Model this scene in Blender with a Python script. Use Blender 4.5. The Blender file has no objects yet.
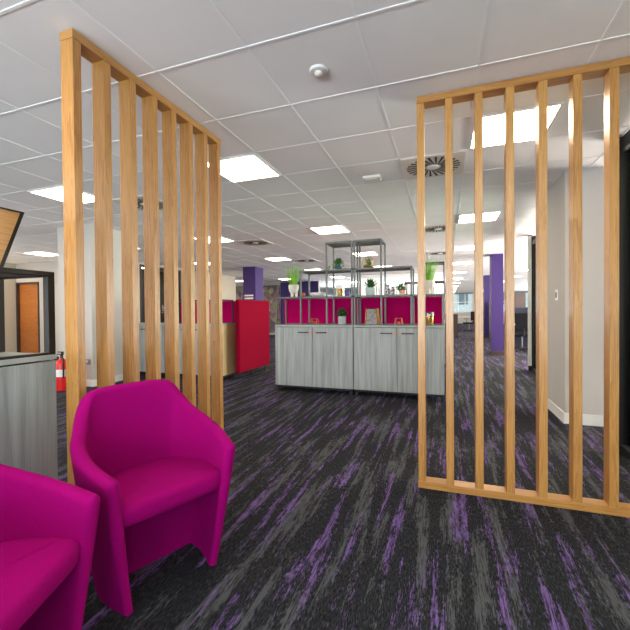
import bpy, bmesh, math, random
from mathutils import Vector, Matrix
random.seed(7)
FILL1, FILL2, FILL3, FILL4 = 470, 2100, 300, 450  # watts of the added ceiling fill lamps
sc = bpy.context.scene
COL = sc.collection
PI = math.pi
CH = 2.626                                   # ceiling height

# ------------------------------------------------------------------ materials
def srgb(r, g, b):
    f = lambda c: ((c/255)/12.92 if c/255 <= .04045 else (((c/255)+.055)/1.055)**2.4)
    return (f(r), f(g), f(b), 1)

def base_mat(name, col=(.5,.5,.5,1), rough=.5, metal=0.0, spec=.5):
    m = bpy.data.materials.new(name); m.use_nodes = True
    b = m.node_tree.nodes['Principled BSDF']
    b.inputs['Base Color'].default_value = col
    b.inputs['Roughness'].default_value = rough
    b.inputs['Metallic'].default_value = metal
    b.inputs['Specular IOR Level'].default_value = spec
    return m

def nd(m, t, **kw):
    n = m.node_tree.nodes.new(t)
    for k, v in kw.items(): setattr(n, k, v)
    return n
def lk(m, a, b): m.node_tree.links.new(a, b)
def bsdf(m): return m.node_tree.nodes['Principled BSDF']

def math_node(m, op, a, b=None, clamp=False):
    n = nd(m, 'ShaderNodeMath', operation=op); n.use_clamp = clamp
    for i, v in enumerate((a, b)):
        if v is None: continue
        if isinstance(v, (int, float)): n.inputs[i].default_value = v
        else: lk(m, v, n.inputs[i])
    return n.outputs[0]
def ramp(m, fac, stops):
    r = nd(m, 'ShaderNodeValToRGB'); lk(m, fac, r.inputs[0])
    e = r.color_ramp.elements
    e[0].position, e[0].color = stops[0]; e[1].position, e[1].color = stops[-1]
    for p, c in stops[1:-1]:
        x = e.new(p); x.color = c
    return r.outputs[0]
def mapped(m, scale, rand=0.0, coord='Object'):
    tc = nd(m, 'ShaderNodeTexCoord'); mp = nd(m, 'ShaderNodeMapping')
    mp.inputs['Scale'].default_value = scale
    if rand:
        oi = nd(m, 'ShaderNodeObjectInfo'); cb = nd(m, 'ShaderNodeCombineXYZ')
        v = math_node(m, 'MULTIPLY', oi.outputs['Random'], rand)
        for i in range(3): lk(m, v, cb.inputs[i])
        ad = nd(m, 'ShaderNodeVectorMath', operation='ADD')
        lk(m, tc.outputs[coord], ad.inputs[0]); lk(m, cb.outputs[0], ad.inputs[1])
        lk(m, ad.outputs[0], mp.inputs['Vector'])
    else:
        lk(m, tc.outputs[coord], mp.inputs['Vector'])
    return mp.outputs[0]
def noise(m, vec, scale, detail=3, rough=.5, dist=0.0):
    n = nd(m, 'ShaderNodeTexNoise'); lk(m, vec, n.inputs['Vector'])
    n.inputs['Scale'].default_value = scale; n.inputs['Detail'].default_value = detail
    n.inputs['Roughness'].default_value = rough; n.inputs['Distortion'].default_value = dist
    return n.outputs[0]
def mix(m, fac, a, b, mode='MIX'):
    n = nd(m, 'ShaderNodeMix', data_type='RGBA', blend_type=mode)
    if isinstance(fac, (int, float)): n.inputs[0].default_value = fac
    else: lk(m, fac, n.inputs[0])
    for i, v in ((6, a), (7, b)):
        if isinstance(v, tuple): n.inputs[i].default_value = v
        else: lk(m, v, n.inputs[i])
    return n.outputs[2]
def bump(m, h, s=.2, d=.01):
    n = nd(m, 'ShaderNodeBump'); n.inputs['Strength'].default_value = s; n.inputs['Distance'].default_value = d
    lk(m, h, n.inputs['Height']); lk(m, n.outputs[0], bsdf(m).inputs['Normal'])

def wood(name, c1, c2, c3, along='Z', rough=.36, fig=1.0):
    m = base_mat(name, rough=rough)
    ax = {'X': 0, 'Y': 1, 'Z': 2}[along]
    sc1 = [26.0]*3; sc1[ax] = 1.6
    v = mapped(m, tuple(sc1), 30)
    n1 = noise(m, v, 1.0, 2, .5, .6)
    rings = math_node(m, 'FRACT', math_node(m, 'MULTIPLY', n1, 9.0*fig))
    sc2 = [170.0]*3; sc2[ax] = 5.0
    fine = noise(m, mapped(m, tuple(sc2), 30), 1.0, 3, .6)
    sc3 = [3.0]*3; sc3[ax] = .5
    broad = noise(m, mapped(m, tuple(sc3), 30), 1.0, 1)
    t = math_node(m, 'ADD', math_node(m, 'MULTIPLY', rings, .20), math_node(m, 'MULTIPLY', fine, .80))
    t = math_node(m, 'ADD', t, math_node(m, 'MULTIPLY', math_node(m, 'SUBTRACT', broad, .5), .5))
    c = ramp(m, t, [(.22, c3), (.48, c1), (.78, c2)])
    lk(m, c, bsdf(m).inputs['Base Color'])
    bump(m, fine, .12, .002)
    bsdf(m).inputs['Specular IOR Level'].default_value = .8
    return m

M = {}
CB = [(15,16,19), (33,34,39), (62,64,71), (82,85,90), (76,56,104), (118,94,154)]
M['oak'] = wood('oak', srgb(175,124,62), srgb(198,148,80), srgb(138,86,32), 'Z', .33)
M['oak_x'] = wood('oak_x', srgb(175,124,62), srgb(196,146,80), srgb(146,94,40), 'X', .33)
M['oak_y'] = wood('oak_y', srgb(175,124,62), srgb(196,146,80), srgb(146,94,40), 'Y', .33)
M['pale_oak'] = wood('pale_oak', srgb(196,170,128), srgb(210,184,142), srgb(178,150,110), 'Z', .5, .6)
M['door_oak'] = wood('door_oak', srgb(176,104,40), srgb(196,124,52), srgb(140,78,26), 'X', .4, .8)
M['board'] = wood('board', srgb(190,142,86), srgb(206,160,102), srgb(166,116,64), 'Y', .5, .6)

def ash(name):
    m = base_mat(name, rough=.5)
    a = noise(m, mapped(m, (22, 22, 1.0), 20), 1.0, 3, .55, .3)
    b = noise(m, mapped(m, (150, 150, 4), 20), 1.0, 3, .6)
    t = math_node(m, 'ADD', math_node(m, 'MULTIPLY', a, .72), math_node(m, 'MULTIPLY', b, .28))
    c = ramp(m, t, [(.30, srgb(118,122,124)), (.46, srgb(144,150,151)), (.64, srgb(164,171,173))])
    lk(m, c, bsdf(m).inputs['Base Color']); bump(m, b, .1, .001)
    return m
M['ash'] = ash('grey_ash')
M['ash_top'] = base_mat('ash_top', srgb(158,164,162), .5)

def carpet():
    m = base_mat('carpet', rough=.95, spec=.1)
    tc = nd(m, 'ShaderNodeTexCoord')
    sep = nd(m, 'ShaderNodeSeparateXYZ'); lk(m, tc.outputs['Object'], sep.inputs[0])
    # planks 0.25 m wide: each gets its own slide along the pile so streaks break at the seams
    px = math_node(m, 'MULTIPLY', sep.outputs[0], 4.0)
    pid = math_node(m, 'FLOOR', px)
    wn = nd(m, 'ShaderNodeTexWhiteNoise', noise_dimensions='1D'); lk(m, pid, wn.inputs['W'])
    ysl = math_node(m, 'ADD', sep.outputs[1], math_node(m, 'MULTIPLY', wn.outputs[0], 17.0))
    cb = nd(m, 'ShaderNodeCombineXYZ'); lk(m, sep.outputs[0], cb.inputs[0]); lk(m, ysl, cb.inputs[1])
    def nz(sx, sy, off, detail=2, rough=.5, dist=0):
        mp = nd(m, 'ShaderNodeMapping'); mp.inputs['Scale'].default_value = (sx, sy, 1); mp.inputs['Location'].default_value = (off, off*1.7, 0)
        lk(m, cb.outputs[0], mp.inputs['Vector'])
        return noise(m, mp.outputs[0], 1.0, detail, rough, dist)
    dash = nz(210, 34, 3.1, 2, .7)             # single tuft rows
    dash2 = nz(70, 5.5, 9.3, 4, .75)
    brk = nz(34, 14, 5.5, 3, .7)
    rows = nz(130, 9, 2.2, 2, .6)
    def streak(off, lo, sx, sy):
        b = nz(sx, sy, off, 2, .55, .1)
        s = math_node(m, 'ADD', b, math_node(m, 'MULTIPLY', math_node(m, 'SUBTRACT', dash2, .5), .30))
        s = math_node(m, 'ADD', s, math_node(m, 'MULTIPLY', math_node(m, 'SUBTRACT', dash, .5), .30))
        s = math_node(m, 'ADD', s, math_node(m, 'MULTIPLY', math_node(m, 'SUBTRACT', brk, .5), .28))
        return math_node(m, 'MULTIPLY', math_node(m, 'MULTIPLY', math_node(m, 'SUBTRACT', s, lo), 11.0, True), math_node(m, 'MULTIPLY', math_node(m, 'SUBTRACT', rows, .36), 7.0, True))
    base = ramp(m, dash, [(.3, srgb(*CB[0])), (.5, srgb(*CB[1])), (.72, srgb(*CB[2]))])
    grey = math_node(m, 'MULTIPLY', streak(21.0, .515, 13, 1.1), .8)
    c = mix(m, grey, base, srgb(*CB[3]))
    pur = streak(47.0, .560, 15, 1.1)
    purc = ramp(m, dash2, [(.35, srgb(*CB[4])), (.65, srgb(*CB[5]))])
    c = mix(m, pur, c, purc)
    lk(m, c, bsdf(m).inputs['Base Color'])
    bump(m, dash, .5, .003)
    return m
M['carpet'] = carpet()

def plain(name, col, rough=.6, metal=0, var=.06, scale=6, spec=.5):
    m = base_mat(name, col, rough, metal, spec)
    n = noise(m, mapped(m, (1,1,1), 5), scale, 3)
    lo = tuple(c*(1-var) for c in col[:3]) + (1,); hi = tuple(min(1, c*(1+var)) for c in col[:3]) + (1,)
    lk(m, ramp(m, n, [(.3, lo), (.7, hi)]), bsdf(m).inputs['Base Color'])
    return m
M['wall'] = plain('wall_paint', srgb(186,184,181), .8, 0, .02, 2)
M['wall_warm'] = plain('wall_warm', srgb(188,180,166), .8, 0, .02, 2)
M['ceil'] = plain('ceiling_tile', srgb(248,246,245), .9, 0, .015, 3)
M['grid'] = plain('ceiling_grid', srgb(250,250,250), .5, 0, .01)
M['white'] = plain('white_plastic', srgb(232,232,230), .4, 0, .01)
M['skirt'] = plain('skirting_paint', srgb(228,228,226), .45, 0, .01)
M['black'] = plain('black_metal', srgb(24,24,26), .45, .1, .05)
M['steel'] = plain('grey_metal', srgb(92,96,94), .38, .3, .05)
M['shelf'] = plain('shelf_metal', srgb(128,124,114), .45, .2, .04)
M['chrome'] = base_mat('brushed_steel', srgb(150,150,150), .3, .9)
M['purple'] = plain('purple_paint', srgb(56,32,104), .7, 0, .03)
M['purple_d'] = plain('deep_purple_paint', srgb(52,34,100), .7, 0, .03)
M['dark'] = plain('dark_void', srgb(18,18,20), .6, 0, .05)
M['slate'] = plain('slate_board', srgb(84,86,92), .6, 0, .05)

def fabric(name, col, col2, sc_=420, rough=.85, sheen=.0):
    m = base_mat(name, col, rough, 0, .08)
    n = noise(m, mapped(m, (1,1,1), 3), sc_, 2, .7)
    n2 = noise(m, mapped(m, (1,1,1), 3), 3, 2, .5)
    c = ramp(m, n, [(.32, col2), (.66, col)])
    lk(m, mix(m, math_node(m, 'MULTIPLY', n2, .25), c, col2), bsdf(m).inputs['Base Color'])
    bsdf(m).inputs['Sheen Weight'].default_value = sheen
    bsdf(m).inputs['Sheen Tint'].default_value = (col[0], col[1]+.02, col[2], 1)
    bump(m, n, .25, .0015)
    return m
M['magenta'] = fabric('magenta_wool', srgb(160,0,112), srgb(134,0,92))
M['crimson'] = fabric('crimson_felt', srgb(188,0,96), srgb(168,0,84), 200)
M['red'] = fabric('red_felt', srgb(140,0,40), srgb(122,0,34), 200)
M['blackfab'] = fabric('black_mesh', srgb(30,30,34), srgb(18,18,22), 200)

def emis(name, col, s):
    m = base_mat(name, col)
    bsdf(m).inputs['Emission Color'].default_value = col
    bsdf(m).inputs['Emission Strength'].default_value = s
    return m
M['lamp'] = emis('panel_diffuser', (1.0, .82, .60, 1), 12.0)

def glass(name, tint=(.93,.97,.96,1), refl=.12):
    m = bpy.data.materials.new(name); m.use_nodes = True
    nt = m.node_tree; nt.nodes.clear()
    o = nt.nodes.new('ShaderNodeOutputMaterial'); t = nt.nodes.new('ShaderNodeBsdfTransparent'); t.inputs[0].default_value = tint
    g = nt.nodes.new('ShaderNodeBsdfGlossy'); g.inputs['Roughness'].default_value = .02
    lw = nt.nodes.new('ShaderNodeLayerWeight'); lw.inputs[0].default_value = refl
    mx = nt.nodes.new('ShaderNodeMixShader')
    nt.links.new(lw.outputs['Fresnel'], mx.inputs[0]); nt.links.new(t.outputs[0], mx.inputs[1]); nt.links.new(g.outputs[0], mx.inputs[2])
    nt.links.new(mx.outputs[0], o.inputs[0])
    return m
M['glass'] = glass('clear_glass')
M['glass_g'] = glass('greenish_glass', (.82,.9,.85,1), .2)

M['leaf_l'] = plain('lime_grass', srgb(126,186,40), .5, 0, .3, 40)
M['leaf_m'] = plain('green_leaf', srgb(78,140,48), .5, 0, .3, 40)
M['leaf_d'] = plain('dark_green_leaf', srgb(52,104,52), .5, 0, .3, 40)
M['pot_w'] = plain('stone_pot', srgb(214,208,198), .6, 0, .05, 20)
M['pot_c'] = plain('celadon_pot', srgb(178,196,196), .4, 0, .05, 20)
M['pot_g'] = plain('grey_pot', srgb(172,178,180), .6, 0, .06, 20)
M['pot_t'] = plain('teal_pot', srgb(44,84,92), .4, 0, .1, 20)
M['pot_p'] = plain('pink_pot', srgb(222,160,140), .5, 0, .05, 20)
M['gold'] = base_mat('brass', srgb(212,174,92), .25, .9)
M['copper'] = base_mat('copper', srgb(206,128,92), .3, .8)
M['soil'] = plain('soil', srgb(50,38,28), .9, 0, .3, 60)
M['violet'] = plain('violet_glaze', srgb(82,64,132), .4, 0, .05)
M['picture'] = plain('grey_picture', srgb(130,126,124), .5, 0, .35, 30)
M['exting'] = plain('fire_red', srgb(208,20,24), .3, 0, .04)
M['tan'] = plain('tan_sign', srgb(170,126,62), .5, 0, .06)
M['desk'] = plain('desk_top', srgb(224,218,206), .4, 0, .02)
M['screen'] = plain('monitor_black', srgb(26,28,44), .25, 0, .1)
M['navy'] = plain('navy_divider', srgb(40,46,68), .8, 0, .1)
M['render'] = plain('render_wall', srgb(206,214,212), .8, 0, .04, 1)
M['extwin'] = base_mat('office_windows_outside', srgb(96,116,124), .15, 0, .8)
M['walnut'] = plain('dark_cupboard', srgb(60,46,44), .5, 0, .1)

def monochrome():
    m = base_mat('patterned_vase', rough=.4)
    n = noise(m, mapped(m, (1,1,1), 5), 60, 2)
    r = nd(m, 'ShaderNodeValToRGB'); lk(m, n, r.inputs[0]); r.color_ramp.interpolation = 'CONSTANT'
    r.color_ramp.elements[0].color = (.02,.02,.03,1); r.color_ramp.elements[1].position = .5; r.color_ramp.elements[1].color = (.8,.8,.8,1)
    lk(m, r.outputs[0], bsdf(m).inputs['Base Color']); return m
M['mono'] = monochrome()
def mural():
    m = base_mat('mural_print', rough=.6)
    v = mapped(m, (1.0,1.0,1.0))
    vo = nd(m, 'ShaderNodeTexVoronoi'); vo.inputs['Scale'].default_value = 5; lk(m, v, vo.inputs['Vector'])
    n = noise(m, v, 9, 4, .7)
    c = ramp(m, vo.outputs['Color'], [(0, srgb(96,86,104)), (.35, srgb(70,66,72)), (.5, srgb(168,160,150)), (.62, srgb(150,88,110)), (.75, srgb(146,150,70)), (1, srgb(204,190,160))])
    lk(m, mix(m, n, c, srgb(88,84,92)), bsdf(m).inputs['Base Color']); return m
M['mural'] = mural()

# ------------------------------------------------------------------ geometry helpers
def obj(name, bm, mat, parent=None, smooth=False, loc=None):
    me = bpy.data.meshes.new(name)
    bmesh.ops.recalc_face_normals(bm, faces=bm.faces[:])
    bm.to_mesh(me); bm.free()
    if isinstance(mat, str): mat = M[mat]
    me.materials.append(mat)
    if smooth:
        for p in me.polygons: p.use_smooth = True
        try: me.set_sharp_from_angle(angle=math.radians(40))
        except Exception: pass
    o = bpy.data.objects.new(name, me); COL.objects.link(o)
    if parent: o.parent = parent
    if loc: o.location = loc
    return o
def tag(o, label, cat, group=None, kind=None):
    o['label'] = label; o['category'] = cat
    if group: o['group'] = group
    if kind: o['kind'] = kind
    return o
def thing(name, label, cat, loc=(0,0,0), rz=0, group=None):
    o = bpy.data.objects.new(name, None); COL.objects.link(o); o.empty_display_size = .1
    o.location = loc; o.rotation_euler = (0,0,rz)
    return tag(o, label, cat, group)
def struct(name, bm, mat, label=None, smooth=False):
    o = obj(name, bm, mat, None, smooth); o['kind'] = 'structure'
    if label: o['label'] = label
    return o
def dup(root, loc, rz=None, label=None, group=None):
    r = root.copy(); COL.objects.link(r); r.location = loc
    if rz is not None: r.rotation_euler = (0,0,rz)
    if label: r['label'] = label
    if group: r['group'] = group
    for ch in list(root.children):
        c = ch.copy(); COL.objects.link(c); c.parent = r
        for g in list(ch.children):
            d = g.copy(); COL.objects.link(d); d.parent = c
    return r

def box(bm, x0, x1, y0, y1, z0, z1, bev=0.0, seg=2):
    t = bmesh.new()
    bmesh.ops.create_cube(t, size=1)
    bmesh.ops.scale(t, vec=(x1-x0, y1-y0, z1-z0), verts=t.verts)
    bmesh.ops.translate(t, vec=((x0+x1)/2, (y0+y1)/2, (z0+z1)/2), verts=t.verts)
    if bev: bmesh.ops.bevel(t, geom=t.edges[:], offset=bev, segments=seg, affect='EDGES', profile=.5)
    merge(bm, t); return bm
def merge(bm, t, mat=None):
    if mat is not None: bmesh.ops.transform(t, matrix=mat, verts=t.verts)
    me = bpy.data.meshes.new('tmp'); t.to_mesh(me); t.free(); bm.from_mesh(me); bpy.data.meshes.remove(me)
def bx(*a, **k): return box(bmesh.new(), *a, **k)
def tube(bm, pts, r, n=8, cap=True):
    pts = [Vector(p) for p in pts]; rings = []
    rad = r if isinstance(r, (list, tuple)) else [r]*len(pts)
    for i, p in enumerate(pts):
        d = (pts[min(i+1, len(pts)-1)] - pts[max(i-1, 0)]).normalized()
        a = d.orthogonal().normalized() if i == 0 else (pa - d*pa.dot(d)).normalized()
        pa = a; b = d.cross(a)
        rings.append([bm.verts.new(p + rad[i]*(a*math.cos(2*PI*k/n) + b*math.sin(2*PI*k/n))) for k in range(n)])
    for i in range(len(rings)-1):
        for k in range(n):
            bm.faces.new((rings[i][k], rings[i][(k+1)%n], rings[i+1][(k+1)%n], rings[i+1][k]))
    if cap:
        bm.faces.new(rings[0][::-1]); bm.faces.new(rings[-1])
    return bm
def lathe(bm, prof, n=20, cx=0, cy=0, cap=True):
    rings = []
    for r, z in prof:
        rings.append([bm.verts.new((cx+r*math.cos(2*PI*k/n), cy+r*math.sin(2*PI*k/n), z)) for k in range(n)])
    for i in range(len(rings)-1):
        for k in range(n):
            bm.faces.new((rings[i][k], rings[i][(k+1)%n], rings[i+1][(k+1)%n], rings[i+1][k]))
    if cap:
        bm.faces.new(rings[0][::-1]); bm.faces.new(rings[-1])
    return bm

# ------------------------------------------------------------------ setting
X0, X1, Y0, Y1 = -14.0, 6.6, -3.6, 34.0
WX, WY = -8.2, 13.5
struct('floor', bx(X0, X1, Y0, Y1, -.1, 0), 'carpet', 'charcoal carpet with ragged purple and grey streaks')
struct('ceiling', bx(X0, X1, Y0, Y1, CH, CH+.1), 'ceil', 'white square tiled suspended ceiling')
g = bmesh.new()
gx, gy = -1.006, 1.792
k = math.ceil((X0-gx)/.6)
while gx+.6*k < X1:
    x = gx+.6*k; box(g, x-.008, x+.008, Y0, Y1, CH-.0026, CH+.004); k += 1
k = math.ceil((Y0-gy)/.6)
while gy+.6*k < Y1:
    y = gy+.6*k; box(g, X0, X1, y-.0075, y+.0075, CH-.003, CH+.004); k += 1
struct('trim_1', g, 'grid', 'white metal grid between the ceiling tiles')

# near wall (behind the viewer) with tall windows that let daylight in
nw = bmesh.new(); ops = [(-5.2,-3.4), (-2.8,-1.0), (-.4,1.4), (2.0,3.8)]
edges = [X0] + [v for o_ in ops for v in o_] + [X1]
for i in range(0, len(edges), 2): box(nw, edges[i], edges[i+1], Y0-.2, Y0, 0, CH)
for a, b in ops:
    box(nw, a, b, Y0-.2, Y0, 0, .8); box(nw, a, b, Y0-.2, Y0, 2.4, CH)
struct('wall_near', nw, 'wall')
for i, (a, b) in enumerate(ops):
    w = bmesh.new()
    for q in (a, (a+b)/2-.025, b-.05): box(w, q, q+.05, Y0-.13, Y0-.07, .8, 2.4)
    box(w, a+.05, b-.05, Y0-.13, Y0-.07, .8, .85); box(w, a+.05, b-.05, Y0-.13, Y0-.07, 2.35, 2.4)
    wo = struct('window_%d' % (i+2), w, 'black')
    obj('glass', bx(a+.05, b-.05, Y0-.105, Y0-.095, .85, 2.35), 'glass', wo)

w = bmesh.new(); box(w, -11.9, -11.7, Y0, 7.3, 0, .8); box(w, -11.9, -11.7, Y0, 7.3, 2.45, CH)
for a, b in ((Y0, -3.2), (.6, 1.0), (3.4, 7.3)): box(w, -11.9, -11.7, a, b, .8, 2.45)  # unseen openings added so the left fill lamp reaches the ceiling
struct('wall_left', w, 'wall_warm')
wb = bmesh.new()
box(wb, -11.7, -11.695, 7.3, 7.5, 0, CH); box(wb, -10.76, WX, 7.3, 7.5, 0, CH); box(wb, -11.695, -10.76, 7.3, 7.5, 2.08, CH)
struct('wall_back_left', wb, 'wall')
d = struct('door_1', bx(-11.655, -10.80, 7.36, 7.41, .01, 2.04), 'door_oak', 'orange oak door in the back left wall')
f = bmesh.new()
box(f, -11.695, -11.655, 7.28, 7.46, 0, 2.08); box(f, -10.80, -10.76, 7.28, 7.46, 0, 2.08); box(f, -11.655, -10.80, 7.28, 7.46, 2.04, 2.08)
obj('door_frame', f, 'walnut', d)
h = bmesh.new(); tube(h, [(-10.87,7.36,1.0),(-10.87,7.31,1.0),(-10.99,7.31,1.0)], .011); box(h, -10.90,-10.84,7.35,7.362,.85,1.15)
obj('door_handle', h, 'chrome', d)
# wall running away from the viewer on the left, with a tall dark glazed opening
w = bmesh.new()
box(w, WX-.15, WX, 7.5, 8.35, 0, CH); box(w, WX-.15, WX, 10.1, WY, 0, CH); box(w, WX-.15, WX, 8.35, 10.1, 2.56, CH)
struct('wall_far_left', w, 'wall_warm')
w = bmesh.new()
for y in (8.35, 8.9, 9.48, 10.04): box(w, WX-.1, WX+.02, y, y+.06, 0, 2.56)
box(w, WX-.1, WX+.02, 8.41, 10.04, 2.5, 2.56); box(w, WX-.1, WX+.02, 8.41, 10.04, 0, .08)
wo = struct('window_6', w, 'black', 'tall black framed internal window')
obj('glass', bx(WX-.05, WX-.04, 8.41, 10.04, .08, 2.5), 'glass', wo)
struct('wall_room_left', bx(-9.6, -9.5, 7.5, WY, 0, CH), 'walnut')  # wall set close and coloured dark so the room behind the glass looks unlit
struct('wall_back', bx(X0, -5.75, 17.0, 17.2, 0, CH), 'wall_warm')
# purple stretch of the back wall
struct('wall_back_purple', bx(-7.75, -5.75, 16.95, 16.999, 0, CH), 'purple_d', 'deep purple stretch of back wall')
mu = thing('wall_mural', 'faded grey and multicoloured printed mural on the back wall behind the purple column', 'mural', (0,0,0))
obj('print', bx(-12.5, -7.8, 16.96, 16.995, .1, 2.5), 'mural', mu)
# windows at the back behind the shelving
w = bmesh.new()
box(w, -5.75, 9, 20.0, 20.2, 0, .9) if False else None
box(w, -5.75, -.1, 20.0, 20.2, 0, .85); box(w, -5.75, -.1, 20.0, 20.2, 2.5, CH)
for x in (-5.75, -4.5, -3.2, -1.9, -.5): box(w, x, x+.4, 20.0, 20.2, .85, 2.5)
struct('wall_back_centre', w, 'wall')
w = bmesh.new()
for x in (-5.35, -4.1, -2.8, -1.5):
    box(w, x, x+.9, 20.08, 20.14, 1.6, 1.64)
    box(w, x, x+.04, 20.08, 20.14, .85, 2.5); box(w, x+.86, x+.9, 20.08, 20.14, .85, 2.5)
wo = struct('window_7', w, 'white')
gl = bmesh.new()
for x in (-5.35, -4.1, -2.8, -1.5): box(gl, x+.04, x+.86, 20.10, 20.11, .85, 2.5)
obj('glass', gl, 'glass', wo)
struct('wall_corridor', bx(-.1, 0, 20.0, Y1, 0, CH), 'wall')
# far end
w = bmesh.new()
box(w, 0, X1, Y1, Y1+.2, 0, .95); box(w, 2.2, 2.8, Y1, Y1+.2, .95, CH); box(w, 0, .5, Y1, Y1+.2, .95, CH)
box(w, .5, 2.2, Y1, Y1+.2, 2.56, CH); box(w, 2.8, X1, Y1, Y1+.2, 2.56, CH)
struct('wall_far', w, 'wall')
for i, (a, b, n) in enumerate(((.5, 2.2, 3), (2.8, 6.5, 5))):
    w = bmesh.new()
    for q in range(n+1):
        x = a + (b-a-.06)*q/n; box(w, x, x+.06, Y1+.05, Y1+.12, .95, 2.56)
    box(w, a, b, Y1+.04, Y1+.13, 1.78, 1.84); box(w, a, b, Y1+.04, Y1+.13, .95, 1.0); box(w, a, b, Y1+.04, Y1+.13, 2.5, 2.56)
    wo = struct('window_%d' % (1 if i == 0 else 8), w, 'skirt', 'window at the far end of the corridor')
    obj('glass', bx(a, b, Y1+.08, Y1+.09, 1.0, 2.5), 'glass', wo)
    obj('blind_box', bx(a, b, Y1-.05, Y1-.002, 2.5, 2.58), 'steel', wo)
w = bmesh.new(); box(w, X1, X1+.2, Y0, Y1, 0, .75); box(w, X1, X1+.2, Y0, Y1, 2.5, CH)
ys = [Y0] + [Y0 + .4 + 4.1*q for q in range(10)]
box(w, X1, X1+.2, Y0, 5.6, .75, 2.5)
for q in range(1, 8): box(w, X1, X1+.2, 5.6+4.0*q, 6.0+4.0*q, .75, 2.5)  # openings between these piers are added for the right-hand fill lamps
struct('wall_right', w, 'wall')

# white columns / returns
def column(name, x0, x1, y0, y1, label, mat='wall', sk='skirt'):
    o = struct(name, bx(x0, x1, y0, y1, 0, CH), mat, label)
    s = bmesh.new(); t = .014
    box(s, x0-t, x1+t, y0-t, y0, 0, .11); box(s, x0-t, x0, y0, y1, 0, .11); box(s, x1, x1+t, y0, y1, 0, .11); box(s, x0-t, x1+t, y1, y1+t, 0, .11)
    obj('skirting', s, sk, o)
    return o
c = column('wall_pier_right', 1.18, 1.53, 4.51, 5.28, 'white pier behind the right slatted screen')
sw = thing('light_switch', 'small white light switch on the side of the white pier', 'switch', (1.18, 4.80, 1.35))
obj('plate', bx(-.008, 0, -.04, .04, -.06, .06, bev=.002), 'white', sw)
obj('rocker', bx(-.012, -.008, -.015, .015, -.03, .03), 'slate', sw)
c = column('wall_pier_left', -6.13, -5.38, 4.47, 5.2, 'white pier behind the left slatted screen')
so = thing('wall_socket', 'white double power socket low on the left white pier', 'socket', (-5.50, 4.47, .40))
obj('plate', bx(-.08, .08, -.009, 0, -.045, .045, bev=.002), 'chrome', so)
obj('switch', bx(-.03, .03, -.013, -.009, -.01, .02), 'white', so)

# glazed partition, right foreground
w = bmesh.new()
box(w, 1.295, 1.43, 3.76, 3.83, 0, CH-.008); box(w, 1.37, 1.43, -3.0, 3.76, 2.49, CH-.03); box(w, 1.37, 1.43, -3.0, 3.76, 0, .06)
for y in (1.6, .2, -1.2, -3.0): box(w, 1.37, 1.43, y, y+.05, .06, 2.48)
wo = struct('window_9', w, 'black', 'black framed glazed partition at the right edge')
obj('glass', bx(1.395, 1.405, -3.0, 3.76, .06, 2.48), 'glass_g', wo)
# glazed partition beyond the pier
w = bmesh.new()
box(w, 1.53, 1.60, 8.16, 8.24, 0, CH-.008); box(w, 1.60, 1.66, 8.10, 8.24, 0, CH-.03)
box(w, 1.58, 1.66, 5.28, 8.10, 2.42, 2.50); box(w, 1.58, 1.66, 5.28, 8.10, 0, .06)
wo = struct('window_10', w, 'black', 'black framed glass wall behind the white pier')
obj('glass', bx(1.61, 1.62, 5.28, 8.10, .06, 2.42), 'glass_g', wo)
obj('post_cover', bx(1.515, 1.575, 8.12, 8.159, .10, CH-.03), 'wall', wo)

def simple(name, label, cat, bm, mat, part='body', group=None):
    t = obj(name, bm, mat); return tag(t, label, cat, group)
cb_ = bmesh.new(); box(cb_, 1.555, 2.6, 4.15, 4.48, .09, .17, bev=.004); box(cb_, 1.60, 2.56, 4.18, 4.45, 0, .09)
simple('window_bench', 'low white bench behind the glass at the right edge', 'bench', cb_, 'skirt')

# purple columns
tag(column('column', -6.17, -5.72, 10.6, 11.15, 'square purple column left of centre', 'purple', 'walnut'), 'square purple column behind the red high-backed chair', 'column')
tag(column('column', 1.14, 1.42, 10.6, 11.0, '', 'purple', 'walnut'), 'square purple column seen through the right screen, nearer of the two', 'column')
tag(column('column', 1.57, 1.85, 17.2, 17.6, '', 'purple_d', 'walnut'), 'square purple column seen through the right screen, farther of the two', 'column')
for o in list(bpy.data.objects):
    if o.name.startswith('column') and 'kind' in o: del o['kind']
nt_ = thing('notice_plate', 'small white lettered strip sign on the purple column front', 'sign', (-6.12, 10.6, 1.5))
for i in range(3): obj('strip', bx(0, .32 - .04*(i == 0), -.006, 0, .0+i*.09, .05+i*.09), 'white', nt_)

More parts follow.
